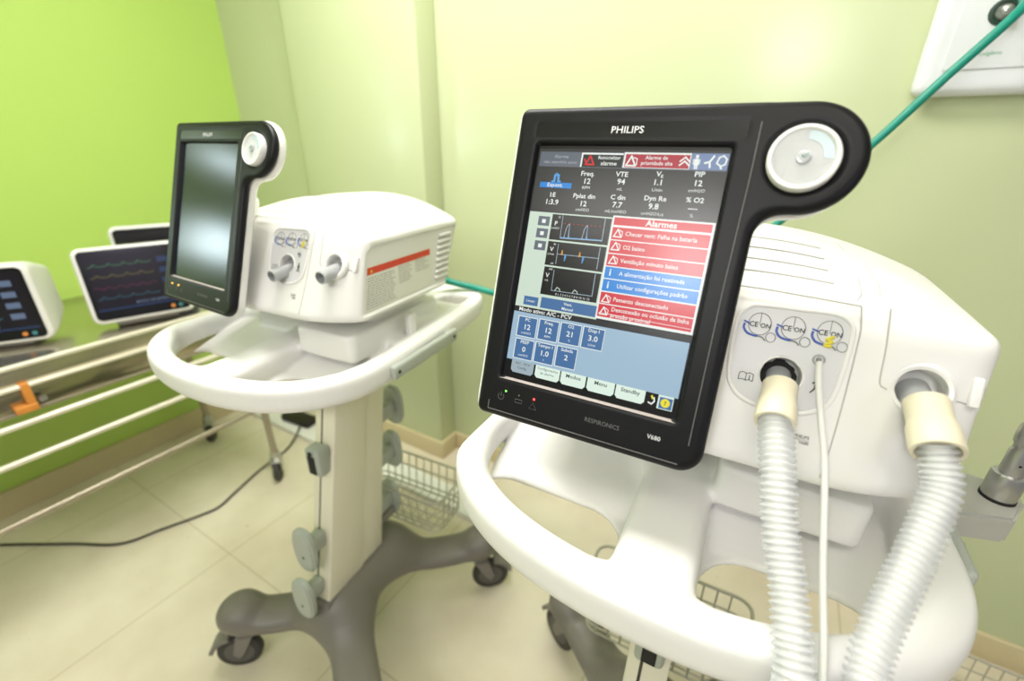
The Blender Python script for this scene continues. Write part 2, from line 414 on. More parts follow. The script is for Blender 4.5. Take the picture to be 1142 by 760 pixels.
# three pictograms, book and person symbols, small print
def disc(mb, x, z, r, mi, off, F=FS, n=20):
    mb.poly([F(x+r*math.cos(2*math.pi*k/n), z+r*math.sin(2*math.pi*k/n), off) for k in range(n)], mi)
for i, (x, z) in enumerate(((.0353,1.148),(.0624,1.149),(.0903,1.150))):
    mb = MB()
    surf_tube(mb, [(x+.0095*math.cos(a), z+.0095*math.sin(a)) for a in [k*math.pi/6 for k in range(12)]], .00035, FS, .001, 0, True, 5, 2)
    mb.tube([FS(x, z+.0095, .001), FS(x, z-.001, .001)], .0003, 0, 5)
    text(mb, 'CE', x-.005, z-.001, .0062, 3, 0, bold=.02, fn=lambda a, b, c: FS(a, b, .0012)); text(mb, 'ON', x+.005, z-.0012, .0055, 3, 0, bold=.02, fn=lambda a, b, c: FS(a, b, .0012))
    surf_tube(mb, [(x-.0125,z-.001),(x-.0125,z-.005),(x-.009,z-.009),(x-.003,z-.0105),(x+.0,z-.0105)], .0010, FS, .001, 1, False, 6)
    mb.tube([FS(x-.0135,z+.001,.001), FS(x-.0085,z-.0005,.001)], .0008, 1, 6)
    surf_tube(mb, [(x-.0,z-.0105),(x+.004,z-.011),(x+.007,z-.0135)], .0007, FS, .001, 0, False, 6)
    surf_tube(mb, [(x+.011+.004*math.cos(a), z-.010+.004*math.sin(a)) for a in [k*math.pi/4 for k in range(8)]], .00035, FS, .001, 0, True, 5, 2)
    if i == 2: surf_tube(mb, [(x+.004,z-.003),(x-.001,z-.006),(x+.003,z-.0075),(x-.002,z-.0105),(x+.003,z-.0115)], .0016, FS, .001, 2, False, 6)
    o = mb.build('pictogram', [M['ink'], M['blue'], M['yellow'], M['inkd']], panel)
mb = MB()
bx, bz = .0335, 1.1012
for s in (-1, 1):
    surf_tube(mb, [(bx,bz-.003),(bx+s*.003,bz-.002),(bx+s*.006,bz-.003)], .0003, FS, .001, 0, False, 5)
    surf_tube(mb, [(bx,bz+.003),(bx+s*.003,bz+.004),(bx+s*.006,bz+.003)], .0003, FS, .001, 0, False, 5)
    mb.tube([FS(bx+s*.006,bz-.003,.001), FS(bx+s*.006,bz+.003,.001)], .0003, 0, 5)
mb.tube([FS(bx,bz-.003,.001), FS(bx,bz+.003,.001)], .0003, 0, 5)
text(mb, 'i', bx+.003, bz, .006, 0, 0, bold=.03, fn=lambda a, b, c: FS(a, b, .0012))
mb.build('book_symbol', M['inkd'], panel)
mb = MB(); px, pz = .0890, 1.1052
disc(mb, px+.0003, pz+.0066, .0015, 0, .0012)
for a, b, r in (((px,pz+.005),(px,pz-.001),.0012), ((px,pz-.001),(px+.003,pz-.006),.0007), ((px,pz-.001),(px-.002,pz-.004),.0007), ((px-.002,pz-.004),(px-.0035,pz-.006),.0006), ((px,pz+.004),(px+.003,pz+.001),.0006), ((px,pz+.004),(px-.003,pz+.002),.0006)):
    mb.tube([FS(*a, .001), FS(*b, .001)], r, 0, 6)
mb.build('person_symbol', M['inkd'], panel)
mb = MB(); m_ = align(FS(.0868,1.1268), (0,-.912,.41)); mb.lathe([(.0052,0),(.0052,.001),(.0042,.0016),(.0034,.001),(.0030,-.004),(.0001,-.004)], m_, 0); mb.lathe([(.0029,-.003),(.0018,.004),(.0001,.004)], m_, 1)
mb.build('pressure_port', [M['port'], M['hub']], panel)
mb = MB(); text(mb, 'PHILIPS', .0872, 1.0625, .0036, 0, 0, bold=.03, fn=lambda a, b, c: FS(a, b, .0004)); text(mb, 'V680', .0895, 1.0578, .0036, 0, 0, bold=.03, fn=lambda a, b, c: FS(a, b, .0004)); text(mb, 'RESPIRONICS', .0872, 1.0600, .002, 0, 0, fn=lambda a, b, c: FS(a, b, .0004))
mb.build('small_print', M['ink'], VENT)
# shell seams (thin sunken lines)
mb = MB()
surf_tube(mb, [(-.19,1.172),(-.1,1.178),(.0135,1.1785),(.06,1.177),(.1085,1.1745)], .0007, FS, 0, 0)
surf_tube(mb, [(.1085,1.1745),(.1112,1.160),(.1119,1.148),(.1112,1.10),(.1094,1.0591),(.107,1.034)], .0006, FS, 0, 0)
surf_tube(mb, [(.1289,1.1756),(.1305,1.16),(.132,1.14),(.133,1.1178),(.1375,1.1135),(.139,1.113)], .0006, FS, 0, 0)
surf_tube(mb, [(.1821,1.1099),(.192,1.109),(.199,1.1058)], .0007, FS, 0, 0)
mb.tube([TS(.1088,-.098), TS(.1135,-.083), TS(.114,-.05), TS(.110,.055), TS(.108,.10)], .0006)
mb.tube([TS(.1289,-.078), TS(.131,-.05), TS(.124,.0)], .0005)
mb.build('shell_seam', M['seam'], VENT)
for (x1, y1, x2, y2) in ((-.10,-.078,.0913,-.0734),(-.09,-.050,.0874,-.046),(-.08,-.022,.0851,-.0185),(-.07,.012,.083,.0186)):
    mb = MB(); mb.tube([TS(x1+(x2-x1)*k/8, y1+(y2-y1)*k/8, .0003) for k in range(9)], .0010); mb.build('top_groove', M['seam'], VENT)
# latch tab at the right of the expiratory port
mb = MB(); a, b = FS(.1975,1.128), FS(.1975,1.107); dd = Vector((0,-.912,.41))
mb.box((-.0035,-.003,-.0125),(.0035,.004,.0125),0,.0015, Matrix.Translation(FS(.1985,1.1175,.002)) @ Matrix.Rotation(-.42,4,'X'))
mb.build('latch_tab', M['white'], VENT)
# right side: label with red band, louvres
SX = .2075
mb = MB()
def side(y, z, o=0.): return (SX+o, y, z)
fy = lambda z: -.118-.25*(1.149-z)+.010
mb.poly([side(fy(1.115),1.115,.0003), side(fy(1.036),1.036,.0003), side(.062,1.036,.0003), side(.072,1.115,.0003)], 0)
mb.poly([side(fy(1.1105),1.1105,.0006), side(fy(1.0985),1.0985,.0006), side(.060,1.0985,.0006), side(.060,1.1105,.0006)], 1)
mb.poly([side(-.112,1.1015,.0009), side(-.106,1.1015,.0009), side(-.109,1.107,.0009)], 3)
import random
rnd = random.Random(4)
for c0, c1, n, z0 in ((None,-.048,13,1.093),(-.040,.004,8,1.096),(.010,.055,6,1.097)):
    for k in range(n):
        z = z0-k*.0042; y = fy(z)+.003 if c0 is None else c0
        e = c1-(rnd.uniform(0,.012))
        while y < e-.004:
            l = min(rnd.uniform(.004,.012), e-y)
            mb.poly([side(y,z,.0006), side(y,z-.0014,.0006), side(y+l,z-.0014,.0006), side(y+l,z,.0006)], 2); y += l+.0018
mb.build('side_label', [M['label'], M['red'], mat('fine_print_grey', (160,160,154), .5, noise=.02), M['yellow']], VENT)
for k in range(8):
    z = 1.130-k*.0118; y0 = .116-k*.0030
    mb = MB(); mb.box((SX-.003,y0-.022,z-.0030),(SX+.0045,y0+.022,z+.0030),0,.0020,None); mb.box((SX-.003,y0-.022,z-.0062),(SX+.0002,y0+.022,z-.0036),1,0,None)  # grey strip under each slat paints the shade of the gap
    mb.build('side_louvre', [M['white'], M['seam']], VENT)
# ------------------------------------------------------------------ display (local frame: x width, y up, z out of the screen)
W_, H_ = .1808, .2423
def out2(x, y, g=0.):
    x, y = np.broadcast_arrays(x, y)
    d = box2(x, y, .0020, -.0047, .1175, .1622, np.where((x > 0) & (y < 0), .022, .009))
    e = cap2(x, y, (0,.1130), (.1432,.1128), .0445)
    return smin(d, e, .0005+.024*np.clip((.105-y)/.03, 0, 1))-g
def f_bezel(x, y, z):
    o = ext(out2(x, y), z, -.014, .0, .007)
    hole = box2(x, y, 0, 0, W_/2+.35*np.maximum(z+.006, 0), H_/2+.35*np.maximum(z+.006, 0), .003)
    o = np.maximum(o, -np.maximum(hole, -(z+.0065)))
    kn = np.sqrt((x-.1437)**2+(y-.1115)**2)-.0275
    o = smax(o, -np.maximum(kn, -(z+.003)), .002)
    # shallow groove lines around the knob arm and recessed top strip
    st = box2(x, y, .003, .1345, .0985, .0085, .003)
    o = np.maximum(o, -np.maximum(st, -(z+.0008)))
    return o
def f_shell(x, y, z):
    return ext(out2(x+.0045, y-.001, .0025), z, -.027, -.0100, .006)
SHELL = sdf_obj('display_shell', f_shell, (-.13,-.185,-.05), (.205,.175,.0), .0026, M['white'], VENT)
bezel = sdf_obj('bezel', f_bezel, (-.12,-.175,-.018), (.195,.165,.004), .0018, M['black'], SHELL)
mb = MB(); mb.box((-.0945,.1265,-.0022),(.1005,.1425,-.0006),0); mb.build('brand_strip', M['gloss'], SHELL)
mb = MB()
mb.box((-.100,-.1600,-.0001),(.0,-.1590,.0004)); mb.box((.0,-.1600,-.0001),(.100,-.1590,.0004)); mb.box((-.1005,-.1595,-.0001),(-.0995,-.150,.0004))
mb.tube([(.1085,.14,.0),(.1085,.10,.0002),(.1075,.05,.0002),(.1065,.0,.0),(.1060,-.14,.0)], .0005, 0, 6)
mb.build('bezel_line', M['logodim'], SHELL)
mb = MB(); mb.add([(-W_/2+.0,-H_/2+.0001,-.0062),(W_/2,-H_/2+.0001,-.0062),(W_/2+.0019,-H_/2-.0020,-.0002),(-W_/2-.0019,-H_/2-.0020,-.0002)], [(0,1,2,3)]); mb.build('lip_highlight', mat('lip_highlight_grey', (176,166,160), .35, noise=.02), SHELL)  # grey strip paints a highlight along the bezel's lower bevel
# control knob
mb = MB(); T = Matrix.Translation((.1430,.1105,0)) @ Matrix.Scale(.97,4)
mb.lathe([(.0262,-.0035),(.0262,.006),(.0252,.0078),(.0232,.0080),(.0222,.0070),(.0218,.0056)], T, 0, 48)
mb.lathe([(.0219,.0056),(.0055,.0050),(.0001,.0050)], T, 1, 48)
mb.lathe([(.0056,.0050),(.0052,.0078),(.0035,.0082),(.0001,.0076)], T, 3, 24)
v = []; f = []
for k in range(13):
    a = math.radians(-5+k*95/12)
    for r in (.0125,.0195): v.append((.1437+r*math.cos(a), .1115+r*math.sin(a), .0058))
for k in range(12): f.append((2*k, 2*k+1, 2*k+3, 2*k+2))
mb.add(v, f, 2)
mb.tube([(.1415,.1115,.0080),(.1430,.1100,.0082),(.1458,.1132,.0082)], .0005, 4, 6)
mb.build('control_knob', [M['knobw'], M['knobc'], M['knobb'], M['port'], M['mint']], SHELL)
def S(u, v_, z=0.): return ((u-50)/100*W_, (50-v_)/100*H_, z)
mb = MB(); x, y, _ = S(49.2,-5.3); text(mb, 'PHILIPS', x, y, .0088, 0, .0002, bold=.012, sx=1.1); mb.build('brand_lettering', M['logo'], SHELL)
mb = MB(); x, y, _ = S(64.3,108.7); text(mb, 'RESPIRONICS', x, y, .0062, 0, .0003, sx=.95); 
mb.build('maker_lettering', M['logodim'], SHELL)
x, y, _ = S(91.8,108.4); mb = MB(); text(mb, 'V680', x, y, .0058, 0, .0003, bold=.012); mb.build('model_lettering', M['logo'], SHELL)
mb = MB()
x, y, _ = S(2.2,109); mb.tube([(x+.0035*math.cos(a), y+.0035*math.sin(a), .0002) for a in [math.radians(130+k*28) for k in range(11)]], .00025, 0, 5); mb.tube([(x,y,.0002),(x,y+.005,.0002)], .00025, 0, 5)
x, y, _ = S(13.9,109.2); mb.tube([(x-.004,y-.0018,.0002),(x+.004,y-.0018,.0002),(x+.004,y+.0018,.0002),(x-.004,y+.0018,.0002)], .00025, 0, 5, True)
x, y, _ = S(23.3,109.7); mb.tube([(x-.004,y-.003,.0002),(x+.004,y-.003,.0002),(x,y+.004,.0002)], .00025, 0, 5, True)
mb.build('indicator_symbols', M['logodim'], SHELL)
# mounting neck behind the display
mb = MB(); mb.box((-.07,-.08,-.075),(.05,.05,-.024),0,.012); mb.build('mounting_neck', M['white'], SHELL)

def led(u, v_, m, r, label):
    x, y, _ = S(u, v_); mb = MB(); mb.lathe([(r,.0),(r*.8,.0006),(.0001,.0009)], Matrix.Translation((x,y,0)), 0, 12); o = mb.build('indicator_light', m, None); o['label'] = label; return o
G = dict(green=glowmat('led_green', (120,255,90), 3.), red=glowmat('led_red', (255,60,60), 4.), dim=glowmat('led_dim', (150,160,120), .7), orange=glowmat('led_orange', (255,190,70), 4.))

# ------------------------------------------------------------------ live screen
MI = {}; ML = []
def mi(k):
    if k not in MI: MI[k] = len(ML); ML.append(E[k])
    return MI[k]
scr = MB()
def R_(u0, v0, u1, v1, k, z):
    scr.poly([S(u0,v1,z), S(u1,v1,z), S(u1,v0,z), S(u0,v0,z)], mi(k))
def Tx(s, u, v_, size, k='white', z=.0009, al='C', bold=.02, sx=1.08):
    bold *= .6; size *= .96
    x, y, _ = S(u, v_); text(scr, s, x, y, size, mi(k), z, al, bold, sx)
def L_(pts, k, w=.35, z=.0007):
    P = [Vector(S(u, v_, z)) for u, v_ in pts]
    for a, b in zip(P, P[1:]):
        d = (b-a); 
        if d.length < 1e-7: continue
        n = Vector((-d.y, d.x, 0)).normalized()*(w/100*W_/2); d = d.normalized()*(w/100*W_/2)
        scr.poly([a-n-d, b-n+d, b+n+d, a+n-d], mi(k))
R_(0,0,100,100,'black',0)
R_(.8,1.2,99.6,27.2,'dkgrey',.0002)
R_(1.6,2.4,99.4,8.4,'bar',.0003); R_(82.6,2.2,99.4,8.0,'bluebar',.0004)
Tx('Alarme',14.6,4.4,.0050,'gtext',bold=0); Tx('não atendido ativo',14.2,6.6,.0046,'gtext',bold=0)
R_(26,2.6,48.9,8.2,'white',.0004); R_(26.9,3.3,48.9,8.2,'dk',.0005); Tx('Reinicializar',41.6,4.5,.0048,sx=1); Tx('alarme',41.8,6.7,.0056)
L_([(29,7.2),(31.2,3.9),(33.6,7.2),(29,7.2)],'reds',.8); L_([(28.2,5.2),(29.6,7.2)],'reds',.7)
R_(49.3,2.2,82.4,8.0,'white',.0004); R_(50.2,2.9,82.0,7.8,'dred',.0005); Tx('Alarme de',66,4.2,.0050,sx=1); Tx('prioridade alta',66.4,6.2,.0050,sx=1)
L_([(51,7.2),(53.3,3.7),(55.8,7.2),(51,7.2)],'white',.8); L_([(54.4,4.2),(56.3,4.6),(56.4,6.8)],'white',.5)
L_([(77.6,5.2),(79.8,3.7),(82,5.2)],'white',.7); L_([(77.6,6.6),(79.8,5.1),(82,6.6)],'white',.7)
L_([(85.2,3.3),(85.2,3.5)],'white',1.3); L_([(85.2,4.9),(85.2,5.9)],'white',2.0); L_([(83.8,4.6),(83.9,6)],'white',.5); L_([(86.6,4.6),(86.5,6)],'white',.5); L_([(84.8,6.0),(84.8,7.6)],'white',.7); L_([(85.7,6.0),(85.7,7.6)],'white',.7)
L_([(89.2,5.6),(91.2,5.2),(92.7,3.2)],'white',.9); L_([(91.2,5.2),(91.6,7)],'white',.9)
L_([(94.4,5.6),(95.2,3.6),(97,3.0),(98.6,4.2),(98.2,6),(96.4,6.6),(94.4,5.6)],'white',.7); L_([(96,6.4),(96.8,7.4)],'white',.8)
L_([(12.4,14.3),(12.6,12),(13.4,11.5),(14.6,12),(14.8,14.3)],'cyan',1.3); L_([(11.2,14.4),(12.6,14.4)],'cyan',.9); L_([(14.8,14.4),(16,14.4)],'cyan',.9)
R_(4,14.8,23.1,17,'blue',.0004); Tx('Espont.',13.4,15.9,.0056)
for s_, u, v_, z_ in (('Freq.',31.3,10.9,.0066),('VTE',50,10.7,.0066),('V',68.6,10.1,.0066),('E',70.4,10.9,.0042),('PIP',87.9,9.7,.0066),
                   ('12',31.5,13.9,.0074),('94',50.2,13.5,.0074),('1.1',69,13.2,.0074),('12',87.9,12.9,.0074),
                   ('I:E',13,19.9,.0064),('Pplat din',31.5,19.8,.0064),('C din',50.1,19.5,.0064),('Dyn Re',69.1,19.1,.0064),('% O2',88.1,18.9,.0064),
                   ('1:3.9',13.1,22.9,.0074),('12',31.6,22.8,.0074),('7.7',50.3,22.4,.0074),('9.8',69,22.1,.0074),('—',87.8,21.9,.0074)):
    Tx(s_, u, v_, z_, bold=.03)
for s_, u, v_ in (('RPM',31.6,16.4),('mL',50,16.3),('L/min',69.2,15.9),('cmH2O',87.9,15.5),('cmH2O',31.7,25.2),('mL/cmH2O',50.1,24.9),('cmH2O/L/s',69,24.8),('%',87.8,24.5)):
    Tx(s_, u, v_, .0042, bold=0)
# chart column
R_(.6,27.2,50.2,70,'pale',.0003)
for v0 in (28.9,34.0,39.2):
    R_(6.6,v0,13.6,v0+3.9,'bar',.0004); R_(9,v0+1.2,11.3,v0+2.8,'white',.0006)
R_(14.9,27.7,49.0,38.2,'black',.0004); R_(14.9,38.9,48.9,48.9,'black',.0004); R_(15.1,49.6,48.6,61.4,'black',.0004)
L_([(21.2,28),(21.6,37.3),(45.6,36.7)],'line',.3); L_([(21.3,39.8),(21.6,48)],'line',.3); L_([(21.5,43.9),(45.6,43.7)],'line',.3); L_([(21.3,50.6),(21.6,59.2),(45.6,59)],'line',.3)
for v0, v1 in ((28,36.8),(39.5,48),(50,59)): L_([(45.4,v0),(45.6,v1)],'line',.35)
for c in (23.8,34.2): L_([(c,36.9),(c+.6,33),(c+1.4,31.6),(c+2.2,31.2),(c+2.4,34),(c+2.8,36.8)],'gtext',.4); L_([(c+2.3,31.6),(c+2.4,36.8)],'cyan',.4); L_([(c+.2,43.9),(c+.4,42.2),(c+.8,43.8)],'orange',.5); L_([(c+2.4,43.9),(c+2.5,46.3),(c+3.2,43.9)],'cyan',.5); L_([(c,59),(c+1,57.6),(c+2.6,58.2),(c+3,59)],'pale',.4)
L_([(22,37),(45,36.5)],'cyan',.5,.0006)
for k in range(9): L_([(23+k*2.5,31.2),(23.5+k*2.5,31.2)],'reds',.3)
for s_, v_ in (('P',31.5),('V',42.2),('V',53.2)): Tx(s_,17.8,v_,.0062,bold=.03)
Tx('cmH2O',17.6,33.4,.0030,bold=0); Tx('L/min',17.8,44.2,.0030,bold=0); Tx('mL',17.8,55.2,.0030,bold=0)
Tx('25',19.4,28.8,.0028,bold=0); Tx('60',19.2,40,.0028,bold=0); Tx('-60',19.2,48,.0028,bold=0); Tx('600',19.2,50.5,.0028,bold=0)
Tx('0 1 2 3 4 5 6 7 8 9 10 11 12',34.5,60.5,.0032,bold=0,sx=1.05)
R_(5.6,63.2,14.7,67.0,'sq',.0004); Tx('Limpar',10.1,65.1,.0036,bold=0); R_(16.4,62.6,49.6,67.2,'sq',.0004); Tx('Vent.',33,64,.0042); Tx('Manual',33,66,.0042)
# alarm list
R_(49.4,26.4,99.6,67.4,'white',.0005)
rows = [('red',27.0,30.0),('red',30.8,35.6),('red',36.0,40.9),('red',41.3,46.0),('blue',46.4,50.9),('blue',51.3,56.0),('red',56.5,61.0),('red',61.4,66.4)]
for k, a, b in rows: R_(50.2,a,98.6,b,k,.0006)
L_([(51,64.9),(98.2,65.3)],'white',.25,.0008)
Tx('Alarmes',74.6,28.5,.0080,bold=.04)
for s_, v_, u in (('Checar vent: Falha na bateria',33.1,57.4),('O2 baixo',38.4,57.4),('Ventilação minuto baixa',43.6,57.4),('A alimentação foi reativada',48.6,58.0),('Utilizar configurações padrão',53.6,58.0),('Pamento desconectado',58.9,57.4),('Desconexão ou oclusão da linha',62.9,57.4),('pressão proximal',65.3,57.4)):
    Tx(s_, u, v_, .0058, al='L', bold=.018, sx=.98)
for v_ in (33.1,38.2,43.6,59,64):
    L_([(51.4,v_+1.4),(53.3,v_-1.5),(55.4,v_+1.4),(51.4,v_+1.4)],'white',.6,.0008); L_([(54.2,v_-1.2),(55.8,v_-.6),(55.8,v_+1)],'white',.4,.0008)
for v_ in (48.6,53.6): Tx('i',53.2,v_,.0100,bold=.03)
R_(.6,68.0,99.2,70.4,'dk',.0005); Tx('Modo ativo: A/C - PCV',3.6,69.2,.0060,al='L',bold=.03)
R_(.6,70.4,99.2,91.9,'sky',.0004)
sq = [(4.6,72.4,'PC','12','cmH2O'),(18,72.1,'Freq.','12','RPM'),(31.3,71.8,'O2','21','%'),(44.5,71.7,'Disp I','3.0','L/min'),(4.9,82.3,'PEEP','0','cmH2O'),(18,82.1,'Tempo I','1.0','s'),(31.3,81.8,'Subida','2','')]
for u, v_, a, b, c in sq:
    R_(u-.5,v_-.3,u+11.9,v_+8.7,'white',.0005); R_(u,v_,u+11.6,v_+8.4,'sq',.0006); Tx(a,u+5.8,v_+1.1,.0048,bold=.02); Tx(b,u+5.9,v_+4.3,.0080,bold=.02); Tx(c,u+5.9,v_+6.9,.0034,bold=0)
for u0, u1, k, a, b in ((4.4,18.9,'tabg','A/C - PCV','Config.'),(20,35.3,'tab','Configurações','de alarme'),(36,50.7,'tab','Modos',''),(51.6,66.9,'tab','Menu',''),(67.6,83.2,'tab','Standby','')):
    scr.poly([S(u0,91.8,.0006), S(u0,96.2,.0006), S(u0+1.4,97.3,.0006), S(u1-1.4,97.3,.0006), S(u1,96.2,.0006), S(u1,91.8,.0006)], mi(k))
    if b: Tx(a,(u0+u1)/2,93,.0038,'dtext',bold=.0); Tx(b,(u0+u1)/2,94.9,.0038,'dtext',bold=.0)
    else: Tx(a,(u0+u1)/2,93.4,.0056,'dtext',bold=.02)
R_(89.8,91.9,97.4,97.3,'tab',.0005); R_(90.6,92.6,97.0,97.0,'sq',.0006)
x, y, _ = S(93.6,94.7); scr.poly([(x+.0042*math.cos(a), y+.0042*math.sin(a), .0007) for a in [k*math.pi/8 for k in range(16)]], mi('yellow')); Tx('?',93.6,94.8,.0056,'dtext',.001,bold=.03)
L_([(85.4,95.8),(87,96.2),(88.2,95),(87.8,93.6)],'white',.7); L_([(86.6,93.2),(87,93.8)],'yellow',1.)
def finish_screen(mbx, mats, parent):
    o = mbx.build('screen', mats, parent); o.location = (0,0,-.0055); return o
# clear cover sheet gives the picture its gloss
M['dead'] = mat('switched_off_screen', (12,24,30), .21, noise=.02, spec=.42)

def frame_matrix(c, yaw, tilt):
    w = Vector((math.cos(yaw), math.sin(yaw), 0)); b = Vector((-math.sin(yaw), math.cos(yaw), 0)); up = math.cos(tilt)*Vector((0,0,1))+math.sin(tilt)*b
    n = w.cross(up); m = Matrix((w, up, n)).transposed().to_4x4(); m.translation = Vector(c); return m

# ------------------------------------------------------------------ cart
CART = empty('ventilator_cart', 'x', 'cart', (0,0,0))
half = [(0,-.326),(.06,-.322),(.12,-.308),(.17,-.284),(.208,-.250),(.234,-.205),(.245,-.15),(.243,-.06),(.238,.05),(.232,.15),(.222,.235),(.198,.285),(.15,.306),(.08,.312),(0,.314)]
outline = half+[(-a*1.14, b) for a, b in half[::-1][1:-1]]
outline = [(p.x, p.y) for p in catmull([(a, b, 0) for a, b in outline], 4, True)]
def f_tray(x, y, z):
    dO = polyd(x[:, :, 0], y[:, :, 0], outline)[:, :, None]
    rim = ext(np.abs(dO+.0185)-.0185, z, .910, .956, .0155)
    zt = .948-.012*np.clip((-y-.05)/.12, 0, 1)*0
    plate = np.minimum(np.maximum(dO+.008, np.maximum(z-zt, .914-z)), np.maximum(dO+.036, np.maximum(z-zt, .893-z)))
    # sunken pockets in front left / front right
    for cx, hx in ((-.146,.099),(.115,.084)):
        pk = box2(x, y, cx, -.175, hx, .120, .035)
        pk = smax(pk, dO+.037, .01)
        fl = .904+.028*np.clip((y+.18), 0, .12)/.12
        plate = smax(plate, -np.maximum(pk, fl-z), .020)
        hl = box2(x, y, cx, -.262, hx-.010, .076, .042)
        hl = smax(hl, dO+.030, .008)
        plate = smax(plate, -hl, .012)
    for s in (-1, 1):
        hl = box2(x, y, s*.150, .232, .042, .030, .02); plate = smax(plate, -hl, .01)
    d = smin(rim, plate, .014)
    # pedestal blocks below the machine
    for s, y0 in ((-1, -.075), (1, -.140)):
        b = ext(box2(x, y, s*.100, (y0+.135)/2, .070, (.135-y0)/2, .014), z, .93, .984, .007)
        d = smin(d, b, .012)
        b = ext(box2(x, y, s*.100, .03, .045, .095, .010), z, .96, 1.021, .003)
        d = smin(d, b, .006)
    # web beneath, down to the column
    c = ext(box2(x, y, 0, .0, .06, .10, .02), z, .86, .93, .01); d = smin(d, c, .03)
    return d*.85
tray = sdf_obj('tray', f_tray, (-.262,-.345,.85), (.262,.33,1.03), .0036, M['tray'], CART)
# column leaning back
def yf(z): return -.183+(z-.33)*.237
def yr(z): return .004+(z-.3)*.17
def prism(mb, x0, x1, ya, yb, z0, z1, mi_=0, n=1):
    v = []
    for z in (z0, z1):
        v += [(x0, ya(z), z), (x1, ya(z), z), (x1, yb(z), z), (x0, yb(z), z)]
    bm = bmesh.new(); vs = [bm.verts.new(p) for p in v]
    for q in ((3,2,1,0),(4,5,6,7),(0,1,5,4),(1,2,6,5),(2,3,7,6),(3,0,4,7)): bm.faces.new([vs[i] for i in q])
    bmesh.ops.bevel(bm, geom=bm.edges[:], offset=.0035, segments=3, affect='EDGES', profile=.5); mb.bm(bm, mi_, True)
Z0, Z1 = .22, .90
mb = MB(); mid = lambda z: yf(z)+(yr(z)-yf(z))*.60
prism(mb, -.030, .030, yf, mid, Z0, Z1); prism(mb, -.026, .026, lambda z: mid(z)-.006, yr, Z0, Z1)
col = mb.build('column', M['cream'], CART)
mb = MB(); prism(mb, -.0125, -.0045, lambda z: yf(z)-.0006, lambda z: yf(z)+.01, .30, Z1-.01); 
prism(mb, -.0055, .0055, lambda z: yr(z)-.01, lambda z: yr(z)+.0006, .30, Z1-.01); mb.build('column_groove', M['groove'], col)
mb = MB(); prism(mb, -.034, .034, lambda z: yf(z)-.006, lambda z: yr(z)+.006, .19, .285); mb.build('column_collar', M['base'], col)
# base
ENDS = [(-.218,-.268),(.248,-.325),(.226,.195),(-.222,.195)]
def f_base(x, y, z):
    d = 1e9
    hubd = ext(box2(x, y, 0, -.06, .042, .135, .035)-.0, z, .14, .270, .02)
    d = hubd
    for ex, ey in ENDS:
        sy = -.13 if ey < 0 else .02
        ctrl = np.array([(0,sy,.225), (ex*.42, sy+(ey-sy)*.42, .182), (ex*.8, sy+(ey-sy)*.82, .178), (ex, ey, .196)])
        pts = catmull(ctrl.tolist(), 6)
        best = None
        for a, b in zip(pts, pts[1:]):
            a = np.array(a); b = np.array(b); dv = b-a
            t = np.clip(((x-a[0])*dv[0]+(y-a[1])*dv[1]+(z-a[2])*dv[2])/(dv@dv), 0, 1)
            qx, qy, qz = x-a[0]-t*dv[0], y-a[1]-t*dv[1], z-a[2]-t*dv[2]
            e = (np.sqrt(qx*qx+qy*qy+(qz*1.6)**2)-.051)*.85
            best = e if best is None else np.minimum(best, e)
        d = smin(d, best, .085)
        k = ext(np.sqrt((x-ex)**2+(y-ey)**2)-.043, z, .155, .232, .030)
        d = smin(d, k, .03)
    d = smax(d, .140-z, .012)
    return d*.9
base = sdf_obj('base', f_base, (-.30,-.36,.11), (.30,.27,.30), .0055, M['base'], CART)
def caster(parent, x, y, ang, r=.05, ztop_=.125, brake=True):
    c = bpy.data.objects.new('caster', None); COL.objects.link(c)
    return c
